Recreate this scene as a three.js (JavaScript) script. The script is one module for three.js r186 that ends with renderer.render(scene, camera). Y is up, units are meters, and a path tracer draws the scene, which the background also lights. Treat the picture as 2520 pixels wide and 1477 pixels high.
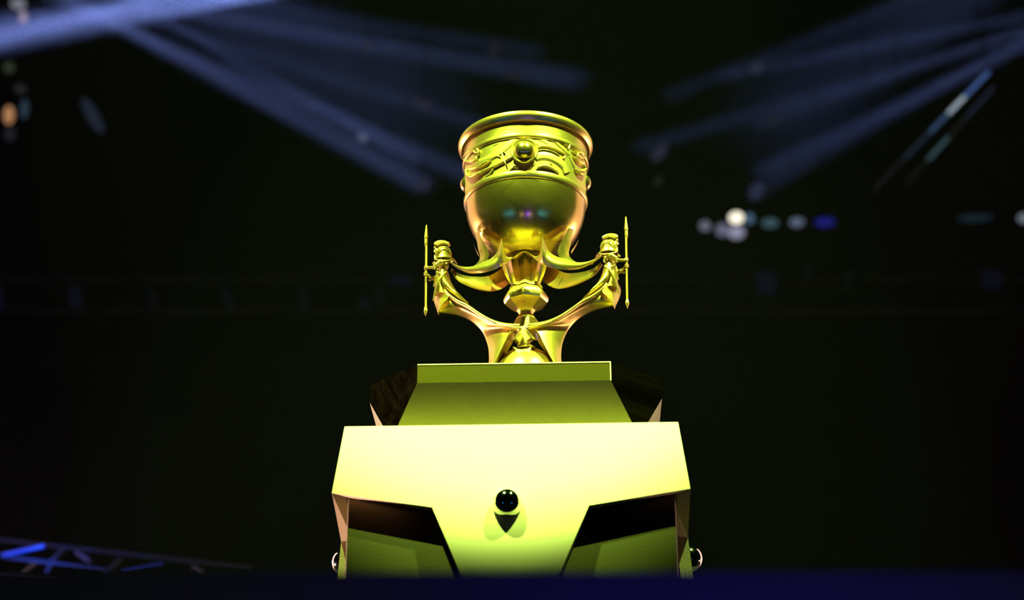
import * as THREE from 'three';
import { mergeGeometries, mergeVertices, toCreasedNormals } from 'three/addons/utils/BufferGeometryUtils.js';
import { MarchingCubes } from 'three/addons/objects/MarchingCubes.js';
import { RoundedBoxGeometry } from 'three/addons/geometries/RoundedBoxGeometry.js';
import { ImprovedNoise } from 'three/addons/math/ImprovedNoise.js';
import { RectAreaLightUniformsLib } from 'three/addons/lights/RectAreaLightUniformsLib.js';

// ---------------------------------------------------------------- camera, haze, exposure
RectAreaLightUniformsLib.init();
const W = 2520, H = 1477, FOCAL = 4600, PITCH = THREE.MathUtils.degToRad(25.8);
const scene = new THREE.Scene();
scene.background = new THREE.Color(0, 0, 0);
const camera = new THREE.PerspectiveCamera(2 * THREE.MathUtils.radToDeg(Math.atan(H / 2 / FOCAL)), W / H, 0.05, 100);
camera.position.set(-0.0237, 0.98, 3.03);
camera.lookAt(camera.position.x, camera.position.y + Math.sin(PITCH), camera.position.z - Math.cos(PITCH));
camera.focus = 3.2; camera.userData.fStop = 2.7;
const renderer = new THREE.WebGLRenderer();
renderer.toneMapping = THREE.LinearToneMapping;
renderer.toneMappingExposure = 1.0;
renderer.shadowMap.enabled = true;
scene.fog = new THREE.FogExp2(new THREE.Color(0.9, 0.95, 1.0), 0.0007);

const KEY = new THREE.Color(0.53, 1.0, 0.15);          // greenish yellow key lamps over the stage
const WARM = new THREE.Color(1.0, 0.64, 0.5);          // warm white side lamps and screens
const BEAM = new THREE.Color(0.28, 0.37, 1.0);          // steel blue beams
const KEY_CD = 600, SIDE_CD = [22, 13], LOW_CD = [60, 4], BEAM_CD = 175000, SCREEN = [1.3, 1.05];

// ---------------------------------------------------------------- helpers
const V = (x, y, z) => new THREE.Vector3(x, y, z);
const D = THREE.MathUtils.degToRad;
const FWD = V(0, Math.sin(PITCH), -Math.cos(PITCH)), UPV = V(0, Math.cos(PITCH), Math.sin(PITCH));
const sight = (px, py) => FWD.clone().add(V((px - W / 2) / FOCAL, 0, 0)).addScaledVector(UPV, (H / 2 - py) / FOCAL);
const SURVEY = V(-0.0237, 0.98, 3.03);                 // where the drawings were measured from
const at = (px, py, depth) => SURVEY.clone().addScaledVector(sight(px, py), depth);
const noise = new ImprovedNoise();
let seed = 7;
const rnd = () => { seed = (seed * 16807) % 2147483647; return seed / 2147483647; };
const used = {};
function numbered(name) { const n = used[name] ?? 0; used[name] = n + 1; return n ? name + '_' + String(n).padStart(3, '0') : name; }
// smooth normals except over sharp edges; worked in millimetres because the pieces are small
function crease(g, angle) { const r = toCreasedNormals(g.clone().scale(1000, 1000, 1000), angle); return r.scale(0.001, 0.001, 0.001); }
function shade(m) { m.castShadow = true; m.receiveShadow = true; return m; }
function thing(name, label, category, group) {
  const o = new THREE.Group(); o.name = numbered(name); o.userData = { label, category };
  if (group) o.userData.group = group;
  scene.add(o); return o;
}
function part(name, geo, mat, parent) { const m = shade(new THREE.Mesh(geo, mat)); m.name = name; parent.add(m); return m; }
function struct(name, geo, mat) { const m = shade(new THREE.Mesh(geo, mat)); m.name = name; m.userData = { kind: 'structure' }; scene.add(m); return m; }
function box(w, h, d, x = 0, y = 0, z = 0) { return new THREE.BoxGeometry(w, h, d).translate(x, y, z); }
function bar(a, b, r, seg = 10) {
  const g = new THREE.CylinderGeometry(r, r, a.distanceTo(b), seg);
  g.applyQuaternion(new THREE.Quaternion().setFromUnitVectors(V(0, 1, 0), b.clone().sub(a).normalize()));
  return g.translate((a.x + b.x) / 2, (a.y + b.y) / 2, (a.z + b.z) / 2);
}
function aim(g, dir) { return g.applyQuaternion(new THREE.Quaternion().setFromUnitVectors(V(0, 0, -1), dir.clone().normalize())); }
function lathe(profile, seg = 96) { return crease(new THREE.LatheGeometry(profile.map((p) => new THREE.Vector2(p[0], p[1])), seg), D(32)); }
function bead(profile, seg = 128) {
  const c = new THREE.SplineCurve(profile.map((p) => new THREE.Vector2(p[0], p[1]))).getPoints(profile.length * 4);
  return crease(new THREE.LatheGeometry(c, seg), D(60));
}
function facetLathe(profile, seg, turn = 0) {
  const g = new THREE.LatheGeometry(profile.map((p) => new THREE.Vector2(p[0], p[1])), seg, turn).toNonIndexed();
  g.computeVertexNormals(); return g;
}
function raw(pos, idx) {
  const g = new THREE.BufferGeometry();
  g.setAttribute('position', new THREE.Float32BufferAttribute(pos, 3)); g.setIndex(idx);
  const uv = []; for (let i = 0; i < pos.length; i += 3) uv.push((pos[i] + pos[i + 2]) * 4, pos[i + 1] * 4);
  g.setAttribute('uv', new THREE.Float32BufferAttribute(uv, 2));
  return g;
}
function creased(g, deg = 38) { g.computeVertexNormals(); return crease(g, D(deg)); }
function mirrored(g) {                                   // the same piece on the other side of the cup
  const m = g.clone(), p = m.attributes.position, n = m.attributes.normal;
  for (let i = 0; i < p.count; i++) { p.setX(i, -p.getX(i)); if (n) n.setX(i, -n.getX(i)); }
  if (m.index) { const a = m.index.array; for (let i = 0; i < a.length; i += 3) { const t = a[i]; a[i] = a[i + 1]; a[i + 1] = t; } return m; }
  for (const k of Object.keys(m.attributes)) {
    const a = m.attributes[k], s = a.itemSize;
    for (let i = 0; i < a.count; i += 3) for (let c = 0; c < s; c++) { const t = a.array[i * s + c]; a.array[i * s + c] = a.array[(i + 1) * s + c]; a.array[(i + 1) * s + c] = t; }
  }
  return m;
}
// a closed solid swept along rings of equal length
function rings(list, closedEnds = true, deg = 38) {
  const m = list[0].length, pos = [], idx = [];
  for (const r of list) for (const p of r) pos.push(p.x, p.y, p.z);
  for (let i = 0; i + 1 < list.length; i++) for (let j = 0; j < m; j++) {
    const a = i * m + j, b = i * m + (j + 1) % m, c = a + m, d = b + m;
    idx.push(a, c, b, b, c, d);
  }
  if (closedEnds) for (const [i, flip] of [[0, false], [list.length - 1, true]]) {
    const c = pos.length / 3, mid = V(0, 0, 0); for (const p of list[i]) mid.addScaledVector(p, 1 / m);
    pos.push(mid.x, mid.y, mid.z);
    for (let j = 0; j < m; j++) { const a = i * m + j, b = i * m + (j + 1) % m; flip ? idx.push(a, c, b) : idx.push(a, b, c); }
  }
  return creased(raw(pos, idx), deg);
}
const curve = (pts) => new THREE.CatmullRomCurve3(pts, false, 'centripetal');
// a shell between two edge curves: bulges forward by front, back by back (metres)
function blade(U, L, { n = 36, m = 8, front = 0.01, back = 0.006, power = 1, ridge = 0.5, tip = [1, 1], deg = 52, hard = false } = {}) {
  const cu = hard ? null : curve(U), cl = hard ? null : curve(L), list = [];
  const steps = hard ? U.length - 1 : n;
  for (let i = 0; i <= steps; i++) {
    const t = i / steps, a = hard ? U[i] : cu.getPoint(t), b = hard ? L[i] : cl.getPoint(t), ring = [];
    const fat = tip[0] + (1 - tip[0]) * Math.min(1, t * 4), fat2 = tip[1] + (1 - tip[1]) * Math.min(1, (1 - t) * 4), k = fat * fat2;
    const prof = (s) => Math.pow(Math.sin(Math.PI * (s < ridge ? 0.5 * s / ridge : 0.5 + 0.5 * (s - ridge) / (1 - ridge))), power);
    for (let j = 0; j <= m; j++) { const p = a.clone().lerp(b, j / m); p.z += front * k * (0.06 + prof(j / m)); ring.push(p); }
    for (let j = m; j >= 0; j--) { const p = a.clone().lerp(b, j / m); p.z -= back * k * (0.08 + prof(j / m)); ring.push(p); }
    list.push(ring);
  }
  return rings(list.reverse(), true, deg);
}
// an outline with thickness, edges chamfered
function plate(points, z0, z1, bevel = 0.0012, holes = []) {
  const s = new THREE.Shape(points.map((p) => new THREE.Vector2(p.x, p.y)));
  for (const h of holes) s.holes.push(new THREE.Path(h.map((p) => new THREE.Vector2(p.x, p.y))));
  const g = new THREE.ExtrudeGeometry(s, { depth: z1 - z0 - 2 * bevel, bevelEnabled: true, bevelSize: bevel, bevelThickness: bevel, bevelOffset: -bevel, bevelSegments: 2, curveSegments: 8 });
  return g.translate(0, 0, z0 + bevel);
}
function poly(faces, deg = 20) {                           // flat polygons given by their corners, counter-clockwise from outside
  const pos = [], idx = [];
  for (const f of faces) { const o = pos.length / 3; for (const p of f) pos.push(p.x, p.y, p.z); for (let i = 1; i + 1 < f.length; i++) idx.push(o, o + i, o + i + 1); }
  const g = raw(pos, idx).toNonIndexed(); g.computeVertexNormals(); return g;
}

// ---------------------------------------------------------------- materials
function noiseMap(size, f, repeat) {
  const d = new Uint8Array(size * size * 4);
  for (let y = 0; y < size; y++) for (let x = 0; x < size; x++) {
    const v = Math.max(0, Math.min(255, Math.round(255 * f(x / size, y / size)))), i = (y * size + x) * 4;
    d[i] = d[i + 1] = d[i + 2] = v; d[i + 3] = 255;
  }
  const t = new THREE.DataTexture(d, size, size); t.wrapS = t.wrapT = THREE.RepeatWrapping; t.magFilter = THREE.LinearFilter;
  t.repeat.set(...repeat); t.needsUpdate = true; return t;
}
const tile = (u, v, f, k) => {   // noise that closes at the tile's edges
  const a = u * Math.PI * 2, b = v * Math.PI * 2;
  return noise.noise(Math.cos(a) * f + 5 + k, Math.sin(a) * f + Math.cos(b) * f * 0.9, Math.sin(b) * f + k * 3.1);
};
const smudge = noiseMap(256, (u, v) => 0.86 + 0.1 * tile(u, v, 1.1, 1) + 0.06 * tile(u, v, 3.5, 2) + 0.03 * tile(u, v, 11, 3), [2, 1]);
const speckle = noiseMap(256, (u, v) => 0.5 + 0.5 * noise.noise(u * 97, v * 97, 3.3) , [3, 3]);
const dusty = noiseMap(512, (u, v) => { const s = noise.noise(u * 190, v * 190, 8.8); return 0.66 + 0.22 * tile(u, v, 2, 5) + 0.14 * tile(u, v, 6, 6) + (s > 0.62 ? 0.4 : 0); }, [1, 1]);
const std = (o) => new THREE.MeshStandardMaterial(o);
const lin = (r, g, b) => new THREE.Color().setRGB(r, g, b);
const M = {
  gold: std({ name: 'satin_gold', color: lin(0.61, 0.4, 0.1), metalness: 0.88, roughness: 0.36, roughnessMap: smudge }),
  goldBowl: std({ name: 'polished_gold', color: lin(0.61, 0.4, 0.1), metalness: 0.95, roughness: 0.26, roughnessMap: smudge }),
  goldBall: std({ name: 'mirror_gold', color: lin(0.68, 0.46, 0.14), metalness: 0.96, roughness: 0.22 }),
  goldRelief: std({ name: 'relief_gold', color: lin(0.57, 0.4, 0.1), metalness: 0.85, roughness: 0.4 }),
  paint: std({ name: 'gold_paint', color: lin(0.94, 0.72, 0.52), metalness: 0.05, roughness: 0.55, bumpMap: speckle, bumpScale: 0.0002 }),
  block: std({ name: 'dusty_gold_metal', color: lin(0.34, 0.24, 0.045), metalness: 1, roughness: 0.27, bumpMap: speckle, bumpScale: 0.0001 }),
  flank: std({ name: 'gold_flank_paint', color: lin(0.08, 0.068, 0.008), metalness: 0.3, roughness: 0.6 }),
  mirror: std({ name: 'dark_gold_mirror', color: lin(0.3, 0.22, 0.06), metalness: 1, roughness: 0.22, roughnessMap: dusty }),
  body: std({ name: 'dark_gold_panel', color: lin(0.07, 0.052, 0.011), metalness: 0.5, roughness: 0.5, bumpMap: speckle, bumpScale: 0.0002 }),
  groove: std({ name: 'dark_groove', color: lin(0.02, 0.02, 0.02), metalness: 0.2, roughness: 0.6 }),
  holeShade: std({ name: 'painted_hole_shade', color: lin(0.012, 0.016, 0.022), metalness: 0, roughness: 0.4 }),
  chrome: std({ name: 'chrome', color: lin(0.86, 0.86, 0.82), metalness: 1, roughness: 0.06 }),
  black: new THREE.MeshPhysicalMaterial({ name: 'black_velvet', color: lin(0, 0, 0), roughness: 1, specularIntensity: 0 }),
  dark: std({ name: 'black_metal', color: lin(0.02, 0.02, 0.022), roughness: 0.6 }),
  deck: std({ name: 'stage_black', color: lin(0.012, 0.012, 0.014), roughness: 0.45 }),
  truss: std({ name: 'dark_aluminium', color: lin(0.012, 0.012, 0.014), metalness: 0, roughness: 0.95 }),
};
const glow = (r, g, b) => std({ name: 'lamp_or_painted_glow', color: lin(0.02, 0.02, 0.02), roughness: 0.4, emissive: lin(r, g, b), emissiveIntensity: 1 });  // for lamps, and for parts that imitate light falling on them

// ---------------------------------------------------------------- the hall
struct('floor', box(26, 0.2, 34, 0, -0.1, -2), M.black);
struct('ceiling', box(26, 0.2, 34, 0, 15.1, -2), M.black);
struct('wall_back', box(26, 15.4, 0.2, 0, 7.5, -14.6), M.black);
struct('wall_front', box(26, 15.4, 0.2, 0, 7.5, 14.9), M.black);
struct('wall_left', box(0.2, 15.4, 34, -12.9, 7.5, -2), M.black);
struct('wall_right', box(0.2, 15.4, 34, 12.9, 7.5, -2), M.black);

const STAGE_Y = 1.428, STAGE_FRONT = 1.61, APRON_Y = 1.15;
{
  const t = thing('stage_platform', 'dark stage platform whose blurred front edge crosses below the pedestal', 'stage');
  part('deck', box(9, 0.06, 9, 0, STAGE_Y - 0.03, STAGE_FRONT - 4.5), M.deck, t);
  part('fascia', box(9, STAGE_Y - 0.06, 0.04, 0, (STAGE_Y - 0.06) / 2, STAGE_FRONT - 0.03), M.deck, t);
}
{
  const t = thing('stage_step', 'low black step in front of the stage platform, below the picture', 'step');
  part('tread', box(9, 0.05, 0.6, 0, APRON_Y - 0.025, STAGE_FRONT + 0.302), M.deck, t);
  part('riser', box(9, APRON_Y - 0.05, 0.56, 0, (APRON_Y - 0.05) / 2, STAGE_FRONT + 0.3), M.deck, t);
}
// ---------------------------------------------------------------- pedestal (square, one T-shaped plate with a chrome ball on each face)
const PED_YAW = D(-2.05);
const ped = thing('pedestal', 'square gold display pedestal with T-shaped front plate, standing under the trophy', 'pedestal');
ped.position.set(-0.016, 0, 0); ped.rotation.y = PED_YAW;
const TOP = 2.0967, FLARE = 0.119, HALF = 0.2654, BLOCK_TOP = 2.2122;
{
  // body box
  part('body', new RoundedBoxGeometry(0.514, TOP - 0.02 - STAGE_Y, 0.514, 2, 0.004).translate(0, (TOP - 0.02 + STAGE_Y) / 2, 0), M.body, ped);
  part('ledge', box(2 * HALF - 0.012, 0.02, 2 * HALF - 0.012, 0, TOP - 0.0105, 0), M.paint, ped);
  // octagonal top block: upright lip, long faces cut back below it
  const a = 0.2425, f = 0.245, cx = 0.157, cz = 0.166, y0 = BLOCK_TOP, y1 = 2.1792, y2 = TOP - 0.0005;
  const df = 0.5 * (y1 - y2), ds = 0.5 * (y1 - y2), k = (a - cx) / (f - cz);
  const faces = [];
  // lists go round the block counter-clockwise seen from above
  const top = [[cx, f], [a, cz], [a, -cz], [cx, -f], [-cx, -f], [-a, -cz], [-a, cz], [-cx, f]];
  const low = [[cx + df * k, f - df], [a - ds, cz + ds / k], [a - ds, -cz - ds / k], [cx + df * k, -f + df], [-cx - df * k, -f + df], [-a + ds, -cz - ds / k], [-a + ds, cz + ds / k], [-cx - df * k, f - df]];
  const P = (l, i, y) => V(l[i][0] + 0.004, y, l[i][1]);
  const lipFaces = [], sideFaces = [], chamfers = [];
  for (let i = 0; i < 8; i++) {
    const j = (i + 1) % 8, quad = [P(top, i, y1), P(top, j, y1), P(top, j, y0), P(top, i, y0)];
    if (i % 2 === 0) chamfers.push([P(low, i, y2), P(low, j, y2), P(top, j, y1), P(top, j, y0), P(top, i, y0), P(top, i, y1)]);
    else { lipFaces.push(quad); sideFaces.push([P(low, i, y2), P(low, j, y2), P(top, j, y1), P(top, i, y1)]); }
  }
  const cap = [top.map((_, i) => P(top, i, y0)), low.map((_, i) => P(low, i, y2)).reverse()];
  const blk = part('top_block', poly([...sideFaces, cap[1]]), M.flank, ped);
  part('top_plate', poly([cap[0]]), M.block, blk);
  for (const q of lipFaces) part('lip', poly([q]), M.block, blk);
  for (const q of chamfers) part('corner_facet', poly([q]), M.mirror, blk);
  // thin strip of the pale plate paint along edges of the lip
  part('edge_trim', mergeGeometries([box(2 * cx, 0.0016, 0.0016, 0.004, y0 - 0.0006, f), box(0.0016, y0 - y1, 0.0016, cx + 0.004, (y0 + y1) / 2, f)]), M.paint, blk);
  // T plates
  const zAt = (y) => HALF + (TOP - y) * FLARE, yS = 1.9797, yV = 1.953, yEnd = 1.68;
  const T = [[-HALF, TOP], [-zAt(yS), yS], [-0.1217, yV], [-0.1217 + (yV - yEnd) * 0.415, yEnd], [0.1217 - (yV - yEnd) * 0.415, yEnd], [0.1217, yV], [zAt(yS), yS], [HALF, TOP]];
  const thick = 0.02;
  const front = T.map(([x, y]) => V(x, y, zAt(y)));
  const backx = (x, y) => { const lim = zAt(y) - thick; return Math.max(-lim, Math.min(lim, x)); };
  const backP = T.map(([x, y]) => V(backx(x, y), y, zAt(y) - thick));
  const fs = [front.slice(0, 3).concat(front.slice(5)), [front[2], front[3], front[4], front[5]], backP.slice(0, 3).concat(backP.slice(5)).reverse(), [backP[5], backP[4], backP[3], backP[2]]];
  for (let i = 0; i < T.length; i++) { const j = (i + 1) % T.length; fs.push([front[j], front[i], backP[i], backP[j]]); }
  const Tg = poly(fs);
  const ballY = 1.9557;
  for (const r of [0, Math.PI / 2, -Math.PI / 2]) {
    const p = part(r ? 'side_plate' : 'front_plate', Tg, M.paint, ped); p.rotation.y = r;
    const x = r ? 0 : -0.0049, tilt = Math.atan(FLARE);
    const ball = part('chrome_ball', new THREE.SphereGeometry(0.0238, 64, 40), M.chrome, p);
    ball.position.copy(V(x, ballY, zAt(ballY)).add(V(0, Math.sin(tilt), Math.cos(tilt)).multiplyScalar(0.007)));
    ball.userData.label = 'chrome ball';
  }
}

// ---------------------------------------------------------------- trophy
const trophy = thing('trophy', 'tall gold champion cup held up by two spear-bearing warrior figures on winged base', 'trophy');
const TY = -D(5), TO = V(0.0015, BLOCK_TOP, 0);
trophy.position.copy(TO); trophy.rotation.y = TY;
const toLocal = (v, isDir) => { const p = v.clone(); if (!isDir) p.sub(TO); return p.applyAxisAngle(V(0, 1, 0), -TY); };
const EYE = toLocal(SURVEY);
// elevation drawing -> metres in the trophy's own frame, on the plane z
function T(px, py, z = 0) { const d = toLocal(sight(px, py), true); return EYE.clone().addScaledVector(d, (z - EYE.z) / d.z); }
const TL = (pts) => pts.map((p) => T(p[0], p[1], p[2] ?? 0));
const Yr = (py) => T(1292, py, 0).y, MPP = (py) => T(1293, py, 0).x - T(1292, py, 0).x;
const prof = (l) => l.map(([r, py]) => [Math.max(0.00005, r * MPP(py)), Yr(py)]);
{
  // ---- cup
  const bowlProfile = [[0, 0]];
  bowlProfile.length = 0;
  const c0 = Yr(500), a = 147 * MPP(500), b = 167 * MPP(500);
  for (let i = 0; i <= 44; i++) { const s = (i / 44) * Math.PI / 2; bowlProfile.push([Math.max(0.00005, a * Math.sin(s)), c0 - b * Math.cos(s)]); }
  bowlProfile.push([145.5 * MPP(490), Yr(492)]);
  const bowl = part('bowl', lathe(bowlProfile, 128), M.goldBowl, trophy);
  part('rim', lathe(prof([[136, 420], [150, 378], [157, 361], [160, 358], [163, 358.5], [164.4, 361], [164.7, 366.5], [164, 368.5], [161, 372.5], [157.6, 376.4], [156.2, 376.6], [154.4, 374], [152.4, 372.6], [151.3, 374], [150.9, 378], [150.8, 382]]), 128), M.gold, trophy);
  part('inner_wall', lathe(prof([[60, 520], [130, 480], [136, 420]]), 96), M.gold, trophy);
  part('neck_band', lathe(prof([[150.8, 380], [151, 392], [150.8, 404], [151, 405]]), 128), M.gold, trophy);
  part('upper_bead', bead(prof([[150, 404], [152.6, 405], [154.2, 408], [154.6, 411], [153.8, 414.5], [150, 417]]), 128), M.gold, trophy);
  const fr = part('frieze', lathe(prof([[149.5, 415], [149.2, 440], [148.4, 470], [147.2, 495]]), 160), M.goldRelief, trophy);
  part('lower_bead', bead(prof([[147.5, 492], [150.2, 494], [151.8, 498], [151.8, 503], [150, 507.5], [144, 511.5]]), 128), M.gold, trophy);

  // ---- relief on the frieze, drawn on the cylinder
  const RF = 148.6 * MPP(452);
  const cyl = (px, py) => {
    const d = toLocal(sight(px, py), true), A = d.x * d.x + d.z * d.z, B = EYE.x * d.x + EYE.z * d.z, C = EYE.x * EYE.x + EYE.z * EYE.z - RF * RF;
    const q = B * B - A * C, t = q > 0 ? (-B - Math.sqrt(q)) / A : -B / A, p = EYE.clone().addScaledVector(d, t);
    return V(Math.atan2(p.x, p.z) * RF, p.y, 0);
  };
  const onCyl = (u, v, h) => { const th = u / RF, r = RF + h; return V(r * Math.sin(th), v, r * Math.cos(th)); };
  function strip(pts, w, h = 0.003, taper = 0.35) {
    const c = curve(pts.map((p) => cyl(p[0], p[1]))), n = 10 + pts.length * 6, list = [], half = w * 0.5 * 0.00075;
    for (let i = 0; i <= n; i++) {
      const t = i / n, p = c.getPoint(t), g = c.getTangent(t), nx = -g.y, ny = g.x;
      const k = Math.min(1, taper + Math.min(t, 1 - t) * 5), ring = [];
      for (const [s, e] of [[-1, -0.3], [-0.92, 0.55], [-0.65, 0.95], [0, 1.08], [0.65, 0.95], [0.92, 0.55], [1, -0.3]]) ring.push(onCyl(p.x + nx * half * k * s, p.y + ny * half * k * s, h * 0.8 * e * (0.4 + 0.6 * k)));
      list.push(ring);
    }
    return rings(list.reverse(), true, 50);
  }
  const R = (pts, w, h, taper) => part('relief', strip(pts, w, h, taper), M.goldRelief, fr);
  R([[1272, 341], [1252, 357], [1228, 377], [1203, 390], [1176, 402], [1150, 409]], 19, 0.0022, 1);
  R([[1262, 386], [1241, 398], [1215, 411], [1185, 424], [1157, 432]], 7, 0.0046, 0.6);
  R([[1236, 374], [1241, 392], [1247, 409]], 3.4, 0.0062, 0.7);
  R([[1236, 381], [1240, 376], [1246, 380], [1248, 390]], 3, 0.005, 1);
  R([[1209, 396], [1196, 403.6], [1182, 412], [1169, 417], [1151, 418]], 6, 0.007, 0.15);
  R([[1190, 425], [1176, 432], [1167, 435.5], [1154, 436]], 6, 0.007, 0.2);
  R([[1150, 418], [1151.5, 425], [1154, 434]], 6, 0.0066, 0.4);
  R([[1143, 391], [1149, 381], [1157, 374], [1166, 371.5], [1174, 377]], 6, 0.006, 0.5);
  R([[1175, 366], [1181, 372], [1181, 380], [1177, 386], [1178, 394]], 5, 0.007, 0.4);
  R([[1144, 391], [1153, 398], [1161, 399.4], [1174, 395]], 4, 0.006, 0.5);
  R([[1216, 414], [1205, 428], [1196, 436]], 4, 0.0024, 0.4);
  R([[1229, 352], [1221, 356], [1214, 360]], 4, 0.002, 0.3);
  R([[1263, 409], [1272, 409]], 4, 0.004, 1);
  R([[1252, 424], [1262, 412], [1276, 414]], 5, 0.002, 0.4);
  R([[1210, 392], [1224, 385], [1232, 388]], 3, 0.003, 0.4);
  R([[1321, 366], [1330, 362], [1340, 361.5], [1352, 363], [1365, 368], [1378, 375], [1394, 384]], 5, 0.005, 0.6);
  R([[1318, 386], [1338, 383], [1356, 387], [1374, 396.5], [1388, 409], [1396, 425]], 23, 0.0028, 1);
  R([[1318, 375], [1332, 370.5], [1347, 371.5], [1362, 376], [1376, 385]], 4, 0.0046, 0.5);
  R([[1357, 342], [1371, 354], [1384, 366], [1400, 381]], 11, 0.0026, 1);
  R([[1403, 386], [1410, 403], [1418, 421]], 12, 0.0026, 1);
  R([[1292, 343], [1308, 346], [1319, 353], [1328, 362]], 4, 0.0034, 0.5);
  R([[1325, 342], [1341, 349], [1356, 360], [1368, 367]], 12, 0.0022, 0.8);
  R([[1320, 418], [1330, 411], [1340, 410], [1352, 413], [1363, 419.5], [1374, 430]], 7, 0.006, 0.3);
  R([[1389, 385], [1386.5, 388.5], [1384, 392]], 5, 0.006, 0.5);
  R([[1354, 400], [1361, 409], [1368, 419]], 4, 0.0024, 0.5);
  R([[1405, 387], [1417.6, 396.6], [1427.3, 402.7], [1436, 407]], 6, 0.007, 0.2);
  R([[1413, 417], [1420, 425.6], [1428, 431], [1435, 430]], 6, 0.007, 0.3);
  R([[1405, 373], [1416, 381.6], [1424, 387], [1434, 394]], 5, 0.006, 0.3);
  R([[1415, 387], [1417, 380], [1424, 377], [1431, 381.6], [1434, 388]], 4.5, 0.007, 0.6);
  R([[1399, 357], [1397.4, 363], [1395, 369]], 5, 0.006, 0.4);
  R([[1387, 356], [1395.6, 363]], 3.4, 0.005, 0.5);
  R([[1434, 408], [1436.5, 415], [1433, 421], [1427, 421.5]], 6, 0.007, 0.4);
  R([[1381, 348], [1400, 360], [1418, 374], [1432, 390]], 5, 0.002, 0.5);
  R([[1290, 424], [1305, 412], [1318, 401]], 4, 0.0024, 0.5);

  // ---- bosses with a ball, one on each quarter of the frieze
  const bp = cyl(1290.5, 377);
  for (let q = 0; q < 4; q++) {
    const g = new THREE.Group(); g.name = 'boss'; g.rotation.y = bp.x / RF + q * Math.PI / 2; const sink = q % 2 ? 0.0165 : 0; g.position.y = bp.y; trophy.add(g);
    const cup = part('boss_ring', lathe([[0.0001, 0.005], [0.012, 0.0052], [0.0178, 0.0072], [0.0222, 0.0104], [0.0243, 0.0106], [0.0254, 0.009], [0.0252, 0.006], [0.022, -0.002]], 64), M.gold, g);
    cup.rotation.x = Math.PI / 2; cup.position.z = RF - sink;
    const ball = part('boss_ball', new THREE.SphereGeometry(0.0182, 48, 32), M.goldBall, g); ball.position.z = RF + 0.0075 - sink;
  }

  // ---- scalloped collar, fluted stem, knob, crown
  const wave = (r0, r1, y0, y1, amp, nw, seg = 144) => {
    const list = [];
    for (let i = 0; i <= seg; i++) {
      const th = i / seg * Math.PI * 2, w = amp * Math.cos(th * nw), ring = [];
      for (const [r, y] of [[r0, y0], [r0 + 0.0012, y0 - 0.0008], [r1 + 0.0012, y1 + 0.0008], [r1, y1], [r1 - 0.004, y1], [r0 - 0.012, y0 + 0.002]]) ring.push(V(r * Math.sin(th), y + w, r * Math.cos(th)));
      list.push(ring);
    }
    return rings(list, false, 40);
  };
  const m = MPP(640);
  part('collar', wave(52.5 * m, 54 * m, Yr(637), Yr(650), 5.5 * m, 6), M.gold, trophy);
  const flute = (profile, n, depth, turn = 0) => {
    const list = [], k = n * 2;
    for (const [r, y] of profile) { const ring = []; for (let i = 0; i < k; i++) { const th = turn + i / k * Math.PI * 2, rr = r * (i % 2 ? 1 - depth : 1); ring.push(V(rr * Math.sin(th), y, rr * Math.cos(th))); } list.push(ring); }
    return rings(list, true, 12);
  };
  part('stem', flute(prof([[53, 646], [52.5, 655], [49, 668], [45, 680], [41, 690], [37, 702], [35.5, 712]]), 9, 0.1, 0), M.goldBowl, trophy);
  const rs = MPP(710);
  part('stem_ring', wave(37 * rs, 40 * rs, Yr(706), Yr(715), 2.2 * rs, 8), M.gold, trophy);
  part('knob', flute(prof([[0.1, 711], [37, 712], [50, 725], [55.5, 736], [55, 741.5], [52, 747], [46, 751], [38, 755.5], [29.5, 760], [23, 765], [19, 770], [17.5, 774], [19, 778], [23, 782], [0.1, 781]]), 8, 0.06, 0), M.gold, trophy);
  part('crown', facetLathe(prof([[0.1, 830], [38, 826], [34, 812], [31.5, 801], [30, 795], [28, 790], [23, 784], [17, 776], [0.1, 776]]), 10, Math.PI / 10), M.gold, trophy);

  // ---- base: dome, central shield, winged arms
  const bm = MPP(890);
  const dome = [[0.1, 846], [10, 847], [17, 852], [25, 862], [40, 870], [56, 881], [67, 892], [77, 906], [86, 924], [91, 945], [92, 975]].map(([r, y]) => [r * bm, Yr(y)]);
  dome.push([94 * bm, 0.0005], [0.0001, 0.0005]);
  part('base_dome', lathe(dome.reverse(), 96), M.gold, trophy);
  part('base_ridge', facetLathe([[0.1, 868], [36, 868], [49, 871.5], [51, 880], [56, 890], [0.1, 891]].reverse().map(([r, y]) => [Math.max(1e-4, r * bm), Yr(y + 2)]), 8, Math.PI / 8), M.gold, trophy);
  const spikes = plate(TL([[1272, 880, 0.045], [1271, 868, 0.045], [1267, 863, 0.045], [1268, 858, 0.045], [1260, 847.5, 0.045], [1272, 851.5, 0.045], [1284, 855.5, 0.045], [1300, 851.5, 0.045], [1316, 845, 0.045], [1308, 853, 0.045], [1305, 859, 0.045], [1307, 868, 0.045], [1306, 880, 0.045]]), 0.034, 0.05, 0.002);
  const lean = (g, py, k) => { const q = g.attributes.position, y0 = Yr(py); for (let i = 0; i < q.count; i++) q.setZ(i, q.getZ(i) - (q.getY(i) - y0) * k); const r = g.index ? g.toNonIndexed() : g; r.computeVertexNormals(); return r; };
  lean(spikes, 866, 0.4); spikes.translate(0, -0.003, -0.0085);
  part('spiked_shield', spikes, M.gold, trophy);
  const Z = 0.036, dropO = TL([[1286, 840, Z], [1291.5, 846, Z], [1293.5, 851.5, Z], [1290, 856, Z], [1283, 856, Z], [1279, 851.5, Z], [1280.5, 846, Z]]);
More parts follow.
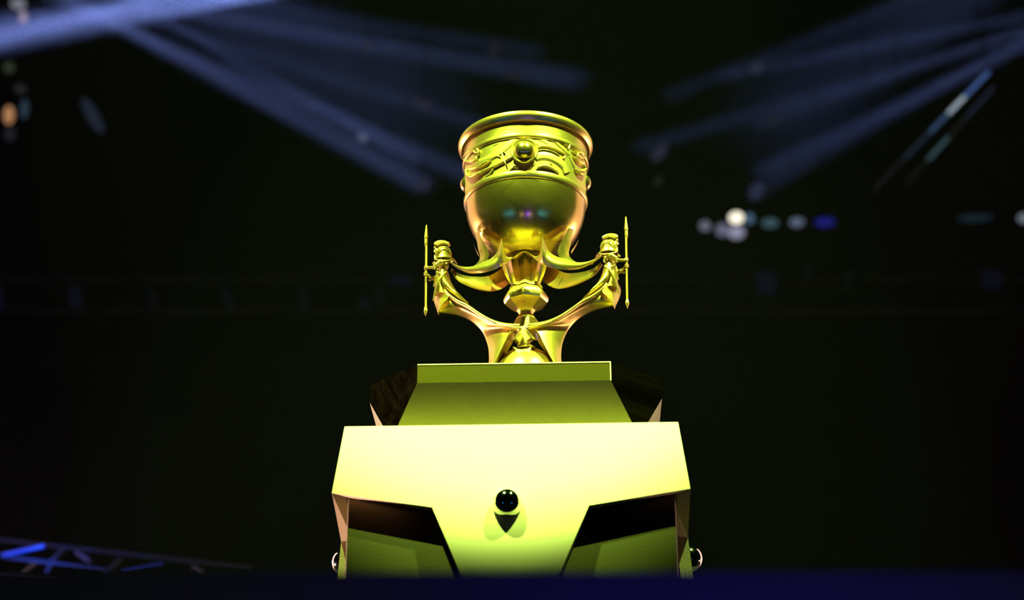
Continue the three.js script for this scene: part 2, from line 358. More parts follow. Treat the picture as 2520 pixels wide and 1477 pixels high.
  const tie = plate(TL([[1281, 804, Z], [1291, 804, Z], [1299, 820, Z], [1309, 834, Z], [1300, 842, Z], [1300, 860, Z], [1274, 860, Z], [1276, 848, Z], [1266, 836, Z], [1276, 820, Z]]), 0.02, 0.038, 0.003, [dropO]);
  part('central_shield', lean(tie, 850, 0.5), M.gold, trophy);
  part('hole_shade', lean(plate(dropO, 0.03, 0.0378, 0.001), 850, 0.5), M.holeShade, trophy);  // dark plug painting the shade inside the drop-shaped hole
  const both = (name, g, mat = M.gold) => [part(name, g, mat, trophy), part(name, mirrored(g), mat, trophy)];
  // big wing of the base
  both('wing', blade(
    TL([[1103, 733, 0.012], [1125, 745, 0.018], [1150, 757, 0.024], [1176, 774, 0.032], [1200, 790, 0.04], [1230, 804, 0.05], [1255, 811, 0.055], [1249, 828, 0.056], [1240, 847, 0.056], [1229, 870, 0.056], [1217, 894, 0.056], [1196, 940, 0.056]]),
    TL([[1078, 769, 0.0], [1098, 769.5, 0.0], [1117, 770.5, 0.0], [1136, 776, 0.002], [1156, 787, 0.005], [1175, 803, 0.01], [1187, 817, 0.014], [1196, 836, 0.02], [1201, 853, 0.024], [1203, 870, 0.026], [1202.5, 894, 0.028], [1192, 940, 0.028]]),
    { n: 60, m: 12, front: 0.005, back: 0.02, ridge: 0.5 }));
  // bright strap along the wing's upper edge
  both('wing_ridge', blade(
    TL([[1098, 716, 0.008], [1112, 728, 0.012], [1128, 738, 0.015], [1150, 748, 0.02], [1176, 766, 0.026], [1204, 783, 0.034], [1232, 793, 0.04], [1262, 797, 0.045], [1278, 798, 0.046]]),
    TL([[1097, 722, 0.014], [1106, 734, 0.018], [1125, 747, 0.024], [1150, 759, 0.03], [1176, 776, 0.038], [1202, 792, 0.046], [1232, 804, 0.054], [1263, 808, 0.056], [1280, 806, 0.056]]),
    { n: 50, m: 8, front: 0.007, back: 0.012 }));
  both('wing_blade', blade(
    TL([[1215, 792, 0.05], [1240, 799, 0.056], [1262, 803, 0.06], [1283, 806, 0.062], [1278, 818, 0.06], [1266, 836, 0.055]]),
    TL([[1213, 797, 0.05], [1236, 806, 0.054], [1256, 812, 0.056], [1272, 816, 0.056], [1268, 826, 0.05], [1257, 840, 0.044]]),
    { n: 40, m: 6, front: 0.004, back: 0.008, tip: [0.3, 0.5] }));
  // inward cheek of the wing, in its own shade
  both('wing_cheek', blade(
    TL([[1254, 812, 0.056], [1247, 832, 0.056], [1236, 855, 0.056], [1217, 894, 0.056], [1196, 940, 0.056]]),
    TL([[1266, 822, 0.03], [1262, 842, 0.02], [1252, 860, 0.012], [1232, 894, 0.008], [1216, 940, 0.004]]),
    { n: 30, m: 6, front: 0.001, back: 0.006 }));
  // prow at the wing's outer end, under the figure
  both('wing_prow', blade(
    TL([[1098, 714, 0.012], [1101, 722, 0.016], [1103, 733, 0.02], [1093, 744, 0.02], [1084, 757, 0.018], [1078, 769.5, 0.014]]),
    TL([[1080, 704, -0.012], [1072, 715, -0.016], [1067, 730, -0.018], [1068, 742, -0.018], [1072, 755, -0.016], [1077, 769.5, -0.004]]),
    { n: 30, m: 8, front: 0.004, back: 0.012 }));
  // swept horns that hold the bowl (cape of the figure)
  both('front_horn', blade(
    TL([[1107, 643, 0.006], [1126, 653.5, 0.02], [1152, 657, 0.034], [1172, 653, 0.046], [1190, 645, 0.056], [1207, 637, 0.064], [1220, 626, 0.07], [1228.5, 610, 0.073], [1234, 586.5, 0.088], [1238, 606, 0.074], [1239, 620, 0.07], [1246, 632, 0.066], [1264, 634, 0.064]]),
    TL([[1109, 649, 0.01], [1126, 661, 0.026], [1150, 671.5, 0.042], [1170, 673.5, 0.056], [1186, 672, 0.066], [1202, 668.5, 0.073], [1216, 664, 0.077], [1226, 659, 0.078], [1235, 655, 0.078], [1243, 650.5, 0.076], [1249, 646, 0.073], [1256, 641, 0.069], [1264, 635, 0.064]]),
    { n: 72, m: 10, front: 0.008, back: 0.004, ridge: 0.6, tip: [0.6, 0.3] }));
  both('rear_horn', blade(
    TL([[1168, 574, 0.036], [1174, 596, 0.036], [1177, 614, 0.036], [1181, 628, 0.035], [1179, 641, 0.032], [1167, 654, 0.026], [1148, 659, 0.018], [1126, 656, 0.01]]),
    TL([[1178, 571, 0.052], [1189, 594, 0.056], [1199, 612, 0.058], [1203, 628, 0.058], [1198, 643, 0.052], [1180, 660, 0.042], [1154, 667, 0.026], [1128, 662, 0.014]]),
    { n: 50, m: 8, front: 0.003, back: 0.006, tip: [0.35, 1] }));
  both('horn_barb', blade(TL([[1178, 626, 0.02], [1173, 618, 0.012], [1168, 608, 0.004], [1165, 600, -0.002]]), TL([[1179, 634, 0.016], [1175, 625, 0.008], [1170, 614, 0.0], [1165, 600, -0.002]]), { n: 16, m: 4, front: 0.002, back: 0.002, tip: [1, 0.2] }));
  both('lower_fin', blade(
    TL([[1112, 661, -0.004], [1128, 672, -0.006], [1145, 678, -0.008], [1172, 681, -0.012], [1197, 680, -0.018], [1219, 671, -0.026], [1240, 655, -0.034], [1262, 640, -0.04]]),
    TL([[1108, 664, -0.004], [1126, 690, 0.004], [1152, 704, 0.008], [1181, 714, 0.01], [1209, 717, 0.006], [1232, 711.5, -0.004], [1250, 700, -0.016], [1264, 690, -0.028]]),
    { n: 50, m: 10, front: -0.007, back: 0.012 }));
  both('calyx_leaf', blade(
    TL([[1236, 656, 0.03], [1240, 668, 0.026], [1247, 684, 0.022], [1256, 700, 0.018]]),
    TL([[1248, 650, 0.04], [1252, 664, 0.036], [1257, 682, 0.03], [1264, 704, 0.022]]), { n: 20, m: 6, front: 0.004, back: 0.004 }));

  // ---- warrior figures
  const px = MPP(650);
  const J = (x, y, z = 0) => T(x, y, z);
  const bones = [
    [J(1090, 647), 10, J(1091, 660), 9.5], [J(1091, 660), 9.5, J(1089, 678), 11], [J(1090, 640), 5, J(1088, 628), 6],
    [J(1087, 618), 12, J(1085, 626), 11], [J(1072, 611, 0), 3, J(1076, 620, 0), 6], [J(1069.5, 618.5, 0), 1.7, J(1072, 614, 0), 2], [J(1070.5, 628, 0), 2, J(1076, 626, 0), 5], [J(1071, 635, 0), 3, J(1079, 630, 0), 6],
    [J(1089, 646, 0.010), 6, J(1069, 657, 0.012), 4.4], [J(1069, 658, 0.012), 4.2, J(1053, 660, 0.003), 3.2], [J(1053, 659, 0.003), 3, J(1047, 659, 0.002), 2.6],
    [J(1089, 650, -0.01), 6, J(1074, 690, -0.012), 5], [J(1074, 691, -0.012), 4.8, J(1055, 680, -0.002), 3.4], [J(1054, 679, -0.002), 3.2, J(1047, 674, -0.001), 3],
  ];
  const lo = V(1, 1, 1).multiplyScalar(9), hi = V(-9, -9, -9);
  for (const [a, ra, b2, rb] of bones) { for (const [p, r] of [[a, ra], [b2, rb]]) { lo.min(p.clone().addScalar(-r * px - 0.002)); hi.max(p.clone().addScalar(r * px + 0.002)); } }
  const res = 84, mc = new MarchingCubes(res, new THREE.MeshBasicMaterial(), false, false, 260000), size = hi.clone().sub(lo), side = Math.max(size.x, size.y, size.z) / 2 * 1.06, mid = lo.clone().add(hi).multiplyScalar(0.5);
  const p = V(0, 0, 0), ab = V(0, 0, 0), pa = V(0, 0, 0);
  for (let k = 0; k < res; k++) for (let j = 0; j < res; j++) for (let i = 0; i < res; i++) {
    p.set((i - res / 2) / (res / 2), (j - res / 2) / (res / 2), (k - res / 2) / (res / 2)).multiplyScalar(side).add(mid);
    let d = 1;
    for (const [a, ra, b2, rb] of bones) {
      ab.subVectors(b2, a); pa.subVectors(p, a);
      const h = Math.max(0, Math.min(1, pa.dot(ab) / ab.lengthSq())), q = pa.addScaledVector(ab, -h).length() - (ra + (rb - ra) * h) * px;
      const s = 0.0016, e = Math.max(0, Math.min(1, 0.5 + 0.5 * (q - d) / s)); d = q + (d - q) * e - s * e * (1 - e); if (e > 1) d = q;
      d = Math.min(d, 1);
    }
    mc.field[k * res * res + j * res + i] = -d;
  }
  mc.isolation = 0; mc.update();
  const cnt = mc.count, bodyG = new THREE.BufferGeometry();
  bodyG.setAttribute('position', new THREE.Float32BufferAttribute(mc.positionArray.slice(0, cnt * 3), 3));
  bodyG.scale(side, side, side).translate(mid.x, mid.y, mid.z);
  const merged = mergeVertices(bodyG, 1e-6); merged.computeVertexNormals();
  const noUv = (g) => { const n = g.index ? g.toNonIndexed() : g; for (const k of Object.keys(n.attributes)) if (k !== 'position' && k !== 'normal') n.deleteAttribute(k); return n; };
  const fingers = [];
  for (const [hx, hy, hz] of [[1048.6, 656, 0.0], [1047.8, 671.5, 0.0]]) {
    for (let f = 0; f < 4; f++) fingers.push(noUv(new THREE.TorusGeometry(3.7 * px, 1.15 * px, 8, 20, [4.6, 4.9, 4.8, 4.2][f]).rotateX(Math.PI / 2).rotateY(-0.6 - 0.1 * f).translate(...T(hx, hy + f * 2.1, hz).toArray())));
    const tp = [T(hx + 5, hy + 3, 0.002), T(hx + 2.5, hy - 0.5, 0.004), T(hx - 1.5, hy - 1, 0.0038)];
    fingers.push(noUv(new THREE.TubeGeometry(curve(tp), 8, 1.2 * px, 8)));
  }
  const figBody = mergeGeometries([noUv(merged), ...fingers]);
  const hc = T(1092, 624.5, 0);
  const bell = new THREE.LatheGeometry([[0, 17], [5, 16.6], [10, 15], [14.5, 11.6], [17.6, 6], [18.8, 0], [19, -5], [19.8, -9.5], [21.4, -13], [22, -15.5], [21, -16], [18.4, -11], [17, 0]].map(([r, y]) => new THREE.Vector2(Math.max(1e-5, r * px), y * px)).reverse(), 48);
  bell.scale(1.06, 1.14, 0.9).translate(hc.x, hc.y - 1 * px, 0);
  const crest = plate(TL([[1069.5, 606.5], [1068.5, 601], [1073, 597.5], [1080, 594.8], [1088, 594], [1097, 595.5], [1106, 599.5], [1108, 602.5], [1104.5, 606.5], [1100, 604], [1093, 602.5], [1084, 604], [1077, 608]]), -0.0045, 0.0055, 0.0018);
  const tubeT = (pts, r, n = 30) => new THREE.TubeGeometry(curve(TL(pts)), n, r * px, 8);
  const brow = tubeT([[1072, 628, 0.0115], [1078, 618, 0.0135], [1085, 611.5, 0.014], [1095, 608.5, 0.014], [1104, 613, 0.0125], [1109, 624, 0.011]], 1.9);
  const browBall = new THREE.SphereGeometry(3 * px, 16, 12).translate(...T(1070.5, 609.5, 0.002).toArray());
  const noseG = new THREE.ConeGeometry(2 * px, 7 * px, 8).translate(...T(1069, 617, 0).toArray());
  const cheek = tubeT([[1070, 630, 0.006], [1070, 635, 0.007], [1074, 639, 0.009], [1086, 641, 0.0135], [1100, 641.5, 0.0135], [1112, 639, 0.009]], 1.8);
  const plume = blade(TL([[1111, 633], [1117, 637], [1122, 643], [1126, 650]]), TL([[1109, 640], [1114, 642], [1119, 646], [1126, 651]]), { n: 14, m: 4, front: 0.005, back: 0.005, tip: [1, 0.3] });
  const robe = blade(
    TL([[1102, 669, 0], [1106, 680, 0], [1110, 693, 0], [1117, 707, 0], [1127, 721, 0], [1140, 734, 0.006], [1153, 745, 0.012]]),
    TL([[1079, 671, 0], [1076, 682, 0], [1077, 694, 0], [1087, 708, 0.004], [1106, 722, 0.008], [1130, 737.5, 0.014], [1152, 748.5, 0.014]]),
    { n: 36, m: 10, front: 0.015, back: 0.014, power: 0.7, tip: [0.75, 0.12] });
  const underskirt = blade(TL([[1092, 690, 0.004], [1092, 704, 0.006], [1098, 722, 0.008]]), TL([[1072, 684, 0.002], [1070, 706, 0.002], [1069, 726, 0]]), { n: 20, m: 8, front: 0.008, back: 0.01, power: 0.7 });
  const sash = blade(
    TL([[1103, 671, 0.010], [1090, 681, 0.016], [1081, 694, 0.017], [1074, 714, 0.014], [1068, 737, 0.01]]),
    TL([[1095, 669, 0.012], [1083, 680, 0.016], [1075, 694, 0.015], [1069, 714, 0.012], [1064.5, 741, 0.009]]), { n: 28, m: 6, front: 0.002, back: 0.002, tip: [1, 0.5] });
  const tail = blade(TL([[1075, 674, 0.008], [1072.5, 690, 0.008], [1069, 706, 0.006]]), TL([[1072, 675, 0.008], [1069.5, 690, 0.008], [1065.5, 705, 0.006]]), { n: 14, m: 4, front: 0.0015, back: 0.0015 });
  const belt = new THREE.TorusGeometry(11.5 * px, 2 * px, 10, 36).rotateX(Math.PI / 2).scale(1, 1, 0.85).translate(...T(1090, 671, 0).toArray());
  const buckle = mergeGeometries([[1082, 673.5, 0.0105, 4.4], [1075.5, 671, 0.009, 3.2], [1076, 664, 0.009, 4], [1069, 661, 0.012, 3.4]].map(([x, y, z, r]) => new THREE.SphereGeometry(r * px, 18, 12).translate(...T(x, y, z).toArray())));
  const cuff = new THREE.CapsuleGeometry(5 * px, 14 * px, 6, 14).rotateZ(-0.92).translate(...T(1077, 649, 0.013).toArray());
  const pauldron = mergeGeometries([new THREE.SphereGeometry(5 * px, 18, 12).scale(1, 0.8, 1).translate(...T(1069, 648.5, -0.004).toArray()), new THREE.SphereGeometry(6 * px, 18, 12).scale(0.8, 1.6, 0.8).translate(...T(1099, 654, 0.007).toArray())]);
  const bracer = new THREE.CapsuleGeometry(3.6 * px, 11 * px, 6, 12).rotateZ(-1.02).translate(...T(1063, 686, -0.006).toArray()).rotateX(0);
  // spear: shaft, head and butt
  const sx = (y) => T(1049.6 - (y - 553) * 0.0095, y, 0);
  const shaft = bar(sx(604), sx(757), 2.7 * px, 14);
  const turned = (rows) => { const b0 = sx(rows[0][1]); return facetLathe(rows.map(([r, y]) => [Math.max(1e-5, r * px), sx(y).y - b0.y]).reverse(), 6, 0.3).translate(b0.x, b0.y, b0.z); };
  const head = turned([[0, 553], [1.6, 555], [2.2, 562], [4.6, 582], [5, 585.5], [3.6, 589], [4.1, 595], [4.1, 599], [3, 605], [2.4, 607], [0, 607.5]]);
  const butt = turned([[0, 754], [2.4, 754.5], [4.9, 764], [4.6, 766], [0.2, 778.5]]);
  for (const s of [-1, 1]) {
    const f = new THREE.Group(); f.name = 'warrior_figure'; trophy.add(f);
    const add = (name, g, mat = M.gold) => part(name, s < 0 ? g : mirrored(g), mat, f);
    add('figure_body', figBody); add('helmet', bell); add('helmet_crest', crest); add('brow_band', brow); add('brow_knob', browBall); add('nose_guard', noseG); add('chin_guard', cheek); add('plume', plume);
    add('robe', robe); add('underskirt', underskirt); add('sash', sash); add('coat_tail', tail); add('belt', belt); add('buckle', buckle); add('sleeve', cuff); add('pauldron', pauldron); add('bracer', bracer);
    add('spear_shaft', shaft); add('spear_head', head); add('spear_butt', butt);
  }
}

// ---------------------------------------------------------------- lamps
function spot(pos, target, color, cd, angle, penumbra, soft = 1) {
  const l = new THREE.SpotLight(color, cd, 0, angle, penumbra, 2);
  l.position.copy(pos); l.target.position.copy(target); l.castShadow = true; l.shadow.radius = soft; l.name = 'spot_light';
  scene.add(l, l.target); return l;
}
const lampParts = {
  barrel: mergeGeometries([new THREE.CylinderGeometry(0.1, 0.085, 0.3, 24).rotateX(Math.PI / 2).translate(0, 0, 0.12), new THREE.SphereGeometry(0.085, 24, 12).translate(0, 0, 0.27), new THREE.TorusGeometry(0.1, 0.012, 8, 28).translate(0, 0, -0.035)].map((g) => g.toNonIndexed())),
  lens: new THREE.CylinderGeometry(0.088, 0.088, 0.01, 28).rotateX(Math.PI / 2).translate(0, 0, -0.03),
  yoke: mergeGeometries([box(0.02, 0.26, 0.06, -0.125, 0.08, 0.14), box(0.02, 0.26, 0.06, 0.125, 0.08, 0.14), box(0.27, 0.02, 0.06, 0, 0.21, 0.14), box(0.05, 0.14, 0.05, 0, 0.28, 0.14)]),
};
function lampBody(name, label, pos, dir, lensMat, group, scale = 1) {
  const t = thing(name, label, 'stage light', group);
  t.position.copy(pos); t.quaternion.setFromUnitVectors(V(0, 0, -1), dir.clone().normalize()); t.scale.setScalar(scale);
  part('barrel', lampParts.barrel, M.dark, t); part('lens', lampParts.lens, lensMat, t); part('yoke', lampParts.yoke, M.dark, t);
  return t;
}
const CUP = V(0, 2.209, -0.535);
for (const [d, s] of [[V(-0.285, 0.87, 0.39), 'left'], [V(0.365, 0.865, 0.375), 'right']]) {
  const pos = V(0, 1.97, 0.3).addScaledVector(d.normalize(), 5.2), dir = CUP.clone().sub(pos).normalize();
  lampBody('key_lamp', `yellow-green spot lamp hung high in front on the ${s} of the trophy`, pos, dir, glow(2, 4, 0.4));
  spot(pos.clone().addScaledVector(dir, 0.06), CUP, KEY, KEY_CD, D(9.6), 0.055, 2);
}
for (const s of [-1, 1]) {
  const pos = V(s * 2.4, 2.35, -1.6), dir = V(0, 2.3, 0).sub(pos).normalize();
  lampBody('side_lamp', `salmon side lamp on the ${s < 0 ? 'left' : 'right'} edge of the stage, behind the pedestal`, pos, dir, glow(2, 1.1, 0.8));
  spot(pos.clone().addScaledVector(dir, 0.06), V(0, 2.3, 0), WARM, SIDE_CD[s < 0 ? 0 : 1], D(14), 0.5, 3);
  const lp = V(s * 2.3, 1.64, -0.3), ld = V(s * 0.25, 2.05, 0.1).sub(lp).normalize();
  lampBody('low_lamp', `warm low lamp on the stage floor ${s < 0 ? 'left' : 'right'} of the pedestal, tilted up`, lp, ld, glow(1.5, 0.9, 0.7), null, 0.8);
  spot(lp.clone().addScaledVector(ld, 0.06), V(s * 0.25, 2.05, 0.1), WARM, LOW_CD[s < 0 ? 0 : 1], D(10.5), 0.5, 2);
  // LED screen at the wing of the stage
  const t = thing('led_screen', `tall warm-lit LED screen at the ${s < 0 ? 'left' : 'right'} wing of the stage`, 'screen');
  t.position.set(s * 2.9, 3.45, -2.8); t.rotation.y = -s * Math.PI / 2;
  part('screen_frame', box(3.7, 3.9, 0.1, 0, 0, -0.06), M.black, t);
  part('screen_panel', box(3.5, 3.7, 0.01, 0, 0, 0), glow(0.25, 0.13, 0.1), t);
  const a = new THREE.RectAreaLight(WARM, SCREEN[s < 0 ? 0 : 1], 3.5, 3.7); a.position.set(s * 2.88, 3.45, -2.8); a.lookAt(0, 3.45, -2.8); a.name = 'screen_light'; scene.add(a);
}
// blue LED bars and two white lamps on the stage floor in front
for (const [x0, z0, x1, z1, s] of [[-2.3, 1.9, -1.1, 2.1, 'left'], [1.15, 2.1, 2.3, 1.9, 'right']]) {
  const t = thing('led_or_glint_bar', `cyan-blue LED bar lying on the low step in front of the stage, at ${s}`, 'led bar');
  const L = Math.hypot(x1 - x0, z1 - z0);
  t.position.set((x0 + x1) / 2, APRON_Y + 0.045, (z0 + z1) / 2); t.rotation.y = -Math.atan2(z1 - z0, x1 - x0);
  part('housing', box(L, 0.09, 0.1, 0, 0, 0.02), M.dark, t);
  part('led_strip', box(L * 0.97, 0.07, 0.012, 0, 0.01, -0.036), glow(0.15, 2.4, 10), t);
  const a = new THREE.RectAreaLight(new THREE.Color(0.03, 0.3, 1), 5, L * 0.97, 0.07); const c = V(0, 0.01, -0.046).applyAxisAngle(V(0, 1, 0), t.rotation.y).add(t.position);
  a.position.copy(c); a.lookAt(0, 2.2, 0.2); a.name = 'led_light'; scene.add(a);
}
for (const [x, s] of [[-0.32, 'left'], [0.38, 'right']]) {
  const pos = V(x, APRON_Y + 0.035, 2.05), dir = V(0, 2.3, 0).sub(pos).normalize();
  lampBody('floor_lamp', `small white lamp on the low step in front of the stage, ${s} of the pedestal`, pos, dir, glow(110, 115, 125), null, 0.16);
}

// blue beams high in the hall: narrow spots crossing the haze from both sides
const left0 = at(-490, -187, 12), right0 = at(3257, -165, 12);
const beams = [
  [left0, at(1330, 182, 20), 0.85, 0.8], [left0, at(1225, 112, 20), 0.6, 0.5], [left0, at(1160, 300, 20), 0.55, 0.6],
  [left0, at(1140, 425, 20), 0.8, 0.95], [left0, at(1040, 452, 20), 0.9, 1.25], [left0, at(1010, 385, 20), 0.7, 0.8],
  [right0, at(1860, 172, 20), 0.6, 0.75], [right0, at(1600, 355, 20), 0.65, 0.5], [right0, at(1890, 300, 20), 0.5, 0.55],
  [right0, at(1880, 418, 20), 0.75, 0.8], [right0, at(1850, 478, 20), 0.7, 0.5], [right0, at(1700, 215, 20), 0.7, 0.3],
  [left0, at(1000, 270, 20), 5.2, 0.075], [right0, at(1900, 300, 20), 4.4, 0.06],  // wide faint cones, added to tint the haze blue between the beams
];
const topFar = at(900, -126, 13.6), nearLeft = at(-900, 304, 9);
beams.push([topFar, nearLeft, 1.0, 2.6], [at(800, -170, 15), at(-900, 215, 9), 1.6, 1.6]);
beams.forEach(([src, to, deg, k], i) => {
  const dir = to.clone().sub(src).normalize(), off = i < 12 ? V(((i % 3) * 0.5 - 0.75) * (i < 6 ? 1 : -1), (Math.floor(i / 3) % 2) * 0.62, 0) : i < 14 ? V(0, 1.3, 0) : V(0, (i - 14) * 0.35, (14 - i) * 1.2);
  const p = src.clone().add(off), d2 = to.clone().sub(p).normalize();
  const from = src === left0 ? 'left' : src === right0 ? 'right' : 'centre';
  lampBody('moving_head', from === 'centre' ? `moving head light above the hall, ${i % 2 ? 'rear' : 'front'} one of two beaming to upper left` : `moving head light at the upper ${from}, source of a blue beam fanning towards the cup`, p, d2, glow(1.5, 2, 4), from === 'centre' ? null : `moving head lights of the ${from} fan of beams`);
  spot(p.clone().addScaledVector(d2, 0.08), to, BEAM, BEAM_CD * k, D(deg * 1.1), 0.6, 2);
});


// ---------------------------------------------------------------- far side of the hall
function lens(name, label, px, py, depth, rx, ry, c, turn = 0) {      // a small far lamp, also a glowing disc painting a beam-lit spot
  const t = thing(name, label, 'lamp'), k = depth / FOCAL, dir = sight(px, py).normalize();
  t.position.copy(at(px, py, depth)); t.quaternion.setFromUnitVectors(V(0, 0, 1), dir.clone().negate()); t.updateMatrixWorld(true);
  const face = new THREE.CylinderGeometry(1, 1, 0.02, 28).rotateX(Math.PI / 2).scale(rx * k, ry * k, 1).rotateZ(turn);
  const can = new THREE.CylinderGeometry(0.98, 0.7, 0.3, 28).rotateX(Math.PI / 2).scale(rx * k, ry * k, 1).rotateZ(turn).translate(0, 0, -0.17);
  part('lamp_housing', can, M.black, t); part('lamp_lens_or_spot', face, glow(...c), t);
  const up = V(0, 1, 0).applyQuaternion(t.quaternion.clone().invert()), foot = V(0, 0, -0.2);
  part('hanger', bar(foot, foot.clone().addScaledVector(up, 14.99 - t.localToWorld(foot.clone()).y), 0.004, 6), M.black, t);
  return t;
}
const far = [
  ['white spot lamp, brightest of the far row of lamps, beside the cup on the right', 1812, 536, 17, 14, [1.5, 1.4, 1.1]],
  ['pale violet lamp just below the brightest white far lamp', 1812, 572, 20, 16, [0.26, 0.25, 0.36]],
  ['dim violet lamp at lower left of the brightest white far lamp', 1778, 566, 16, 16, [0.12, 0.12, 0.19]],
  ['grey round lamp at the left end of the far lamp row', 1735, 556, 13, 12, [0.13, 0.14, 0.19]],
  ['small steel blue lamp right beside the brightest white far lamp', 1844, 538, 11, 12, [0.06, 0.12, 0.2]],
  ['wide teal lamp between the steel blue and the grey far lamps', 1895, 549, 20, 11, [0.035, 0.075, 0.1]],
  ['wide grey lamp left of the deep blue one in the far row', 1961, 547, 17, 11, [0.09, 0.12, 0.18]],
  ['deep blue wide lamp at the right end of the far row', 2030, 547, 24, 11, [0.004, 0.005, 0.16]],
  ['dim long teal lamp far right, well apart from the row', 2400, 537, 42, 9, [0.003, 0.011, 0.02]],
  ['pale grey lamp cut by the right edge of the picture', 2520, 537, 14, 11, [0.15, 0.18, 0.22]],
  ['orange lamp near the left edge of the hall', 22, 283, 12, 22, [0.42, 0.2, 0.09]],
  ['blue-grey tall lamp right of the orange lamp', 60, 268, 9, 24, [0.018, 0.034, 0.055]],
  ['dim greenish lamp above the orange lamp at the left edge', 22, 166, 14, 15, [0.018, 0.026, 0.013]],
  ['faint brown lamp between the greenish and the orange lamp', 50, 219, 15, 11, [0.012, 0.013, 0.012]],
  ['faint reddish grey lamp below the orange lamp', 24, 330, 14, 18, [0.007, 0.009, 0.013]],
  ['warm pale lamp at the upper left corner below the bright beam', 57, 42, 9, 15, [0.28, 0.2, 0.2]],
  ['pale lamp in the upper left corner, above the warm pale lamp', 45, 10, 18, 14, [0.16, 0.17, 0.2]],
  ['faint slanted blue-grey lamp hanging below the left beams', 228, 285, 15, 48, [0.008, 0.012, 0.024], 0.55],
  ['pale blue painted light spot within the lowest left beam', 893, 338, 12, 11, [0.07, 0.09, 0.17]],  // from here on, glowing discs imitate spots lit by the beams
  ['faint violet painted light spot within the topmost left beam', 905, 112, 10, 9, [0.0150, 0.0156, 0.0300]],
  ['violet grey painted light spot at the lower end of the left beams', 1040, 455, 20, 14, [0.0120, 0.0132, 0.0330], 0.5],
  ['grey painted light spot behind the cup rim at the end of the left beams', 1040, 256, 22, 11, [0.0120, 0.0126, 0.0252], -0.3],
  ['faint slanted painted light spot at the upper end of the left beams', 1215, 122, 9, 22, [0.0054, 0.0060, 0.0120], -0.4],
  ['faint violet painted light spot at the tip of the left beams above the cup', 1262, 186, 22, 9, [0.0048, 0.0048, 0.0096]],
  ['blue-grey painted light spot at the end of the upper right beam', 1862, 166, 18, 14, [0.0120, 0.0162, 0.0360], 0.4],
  ['blue-grey slanted painted light spot beside the cup at the end of the right beams', 1622, 375, 15, 26, [0.0108, 0.0126, 0.0300], -0.7],
  ['violet blue painted light spot at the lower end of the right beams', 1862, 470, 16, 24, [0.0132, 0.0156, 0.0450], -0.6],
  ['faint grey painted light spot right of the cup below the slanted one', 1620, 446, 9, 15, [0.0042, 0.0048, 0.0060], -0.5],
  ['faint blue painted light spot in the middle of the right beams', 1900, 300, 15, 9, [0.0060, 0.0084, 0.0168], 0.3],
];
for (const [label, px, py, rx, ry, c, turn] of far) lens('far_lamp_or_spot', label, px, py, (px > 1500 && py > 500 ? 15.2 : 14.6) + (py === 572 || py === 330 || py === 446 ? 0.7 : 0), rx, ry, c, turn ?? 0);

// two slanted metal bars at right; glowing segments stand in for their highlights
const segColor = [[0.04, 0.085, 0.25], [0.3, 0.37, 0.43], [0.022, 0.055, 0.12], [0.006, 0.014, 0.026], [0.0015, 0.003, 0.006]];
function glintBar(label, ends, cuts, colors, depth, wpx) {
  const t = thing('led_or_glint_bar', label, 'led bar'), A = at(...ends[0], depth), B = at(...ends[1], depth + 0.6), k = depth / FOCAL, dir = B.clone().sub(A);
  t.position.copy(A);
  const toEye = A.clone().sub(SURVEY).normalize().multiplyScalar(0.03), seg = (a, b, r, off) => bar(dir.clone().multiplyScalar(a).add(off), dir.clone().multiplyScalar(b).add(off), r, 12);
  for (const [n, q] of [['wire', 0.03], ['wire', 0.97]]) { const p0 = dir.clone().multiplyScalar(q); part(n, bar(p0, p0.clone().setY(14.99 - A.y), 0.003, 6), M.black, t); }
  part('bar_housing', seg(0, 1, wpx * 0.62 * k, toEye), M.black, t);
  for (let i = 0; i + 1 < cuts.length; i++) part('glint_segment', seg(cuts[i] + 0.004, cuts[i + 1] - 0.004, wpx * 0.5 * k, V(0, 0, 0)), glow(...colors[i]), t);
}
glintBar('slanted metal bar, painted highlight white in the middle, upper of the two at right', [[2434, 176], [2150, 468]], [0, 0.2, 0.34, 0.5, 0.72, 1], segColor, 10, 10);
glintBar('slanted metal bar with a painted teal highlight, lower of the two at right', [[2446, 215], [2230, 452]], [0, 0.3, 0.5, 0.74, 1], [[0.006, 0.009, 0.024], [0.004, 0.005, 0.007], [0.03, 0.065, 0.075], [0.002, 0.003, 0.004]], 10, 9);

// balcony front across the back of the hall
{
  const t = thing('balcony', 'dark balcony front across the back of the hall, faint blue light painted on posts', 'balcony');
  const d = 14.4, k = d / FOCAL, row = (py) => at(1260, py, d);
  for (const [py, h] of [[690, 8], [768, 10]]) part('rail', box(11, h * k, 0.08, 0, row(py).y, row(py).z), M.dark, t);
  part('fascia', box(11, 70 * k, 0.05, 0, row(825).y, row(825).z - 0.05), M.black, t);
  const posts = [[-2, 735, 20, 66, 0.3, 1], [186, 733, 30, 62, 0.36, 0.8], [373, 732, 16, 54, 0.36, 0.5], [560, 735, 16, 54, 0.36, 0.6], [747, 735, 20, 50, 0.2, 0.7], [935, 730, 20, 46, 0.2, 0.7], [897, 747, 24, 18, 0, 1.6], [985, 690, 44, 20, 0, 2.2], [1885, 697, 44, 54, 0, 2], [1990, 668, 18, 40, 0, 0.5], [2090, 690, 22, 40, -0.2, 0.4], [2440, 690, 46, 50, 0, 1]];
  for (const [px, py, w, h, turn, b] of posts) {
    const g = box(w * k, h * k, 0.04).rotateZ(turn), c = at(px, py, d - 0.15);
    part('glow_lit_post', g.translate(c.x, c.y, c.z), glow(0.0003 * b, 0.0005 * b, 0.0034 * b), t);  // glow stands in for blue light falling on the posts
  }
}
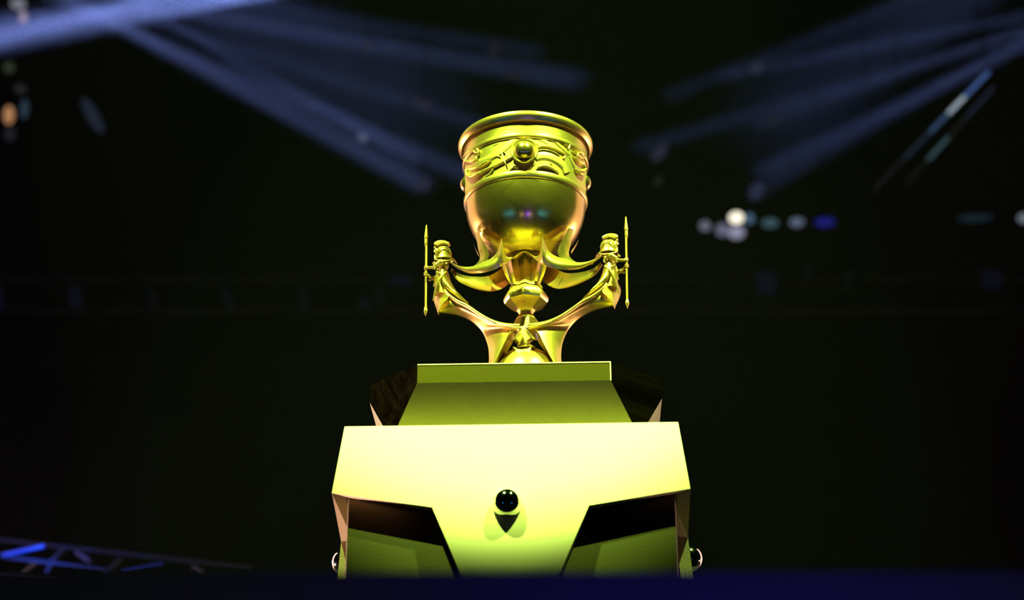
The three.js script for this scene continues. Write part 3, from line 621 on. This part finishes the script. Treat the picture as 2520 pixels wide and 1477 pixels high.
// truss piece at lower left; two bars glow to imitate blue light on them
{
  const t = thing('lighting_truss', 'dark lattice truss at lower left, lit blue along one side', 'truss');
  const d = 6, P2 = (x, y, z = 0) => at(x, y, d + z);
  const chord = (a, b, r = 5) => bar(P2(...a), P2(...b), r * d / FOCAL, 12);
  for (const [a, b] of [[[-60, 1322, 0.2], [620, 1398, 0.2]], [[8, 1370, 0], [260, 1404, 0]], [[-60, 1412, 0.3], [560, 1470, 0.3]]]) part('chord', chord(a, b), M.truss, t);
  for (const [a, b] of [[[115, 1416, 0], [128, 1380, 0]], [[128, 1382, 0], [156, 1354, 0.1]], [[60, 1412, 0.2], [92, 1382, 0]], [[190, 1360, 0.1], [222, 1382, 0]], [[262, 1412, 0], [298, 1378, 0.1]], [[478, 1396, 0.1], [502, 1414, 0]]]) part('brace', chord(a, b, 6), M.truss, t);
  const tube = thing('glow_lit_truss_bar', 'truss bar at lower left, bright blue light painted as glow', 'truss bar');
  part('painted_bar_light', chord([6, 1367, 0.0], [108, 1344, 0.0], 5), glow(0.004, 0.035, 0.75), tube); part('bar_end', chord([2, 1368, 0], [7, 1366.8, 0], 6), M.dark, tube);
  const tube2 = thing('glow_lit_truss_bar', 'thin truss bar right of the bright one, dim blue light painted as glow', 'truss bar');
  part('painted_bar_light', chord([303, 1406, 0.0], [400, 1387, 0.0], 2.4), glow(0.002, 0.006, 0.12), tube2); part('bar_end', chord([300, 1406.6, 0], [304, 1405.8, 0], 3), M.dark, tube2);
  const l = new THREE.PointLight(new THREE.Color(0.03, 0.1, 1), 0.8, 0, 2); l.position.copy(P2(70, 1352, -0.14)); l.castShadow = true; l.shadow.radius = 2; l.name = 'truss_light'; scene.add(l);
}
// blue lamp in the pit in front of the stage, lighting its edge
{
  const pos = V(0.17, APRON_Y + 0.04, 2.1), dir = V(0.15, 1.4, 1.62).sub(pos).normalize();
  lampBody('step_lamp', 'blue lamp on the low step, lighting the front edge of the stage', pos, dir, glow(0.02, 0.05, 2), null, 0.15);
  spot(pos.clone().addScaledVector(dir, 0.02), V(0.15, 1.4, 1.62), new THREE.Color(0.06, 0.01, 1), 0.8, D(44), 0.95, 2);
}

renderer.render(scene, camera);
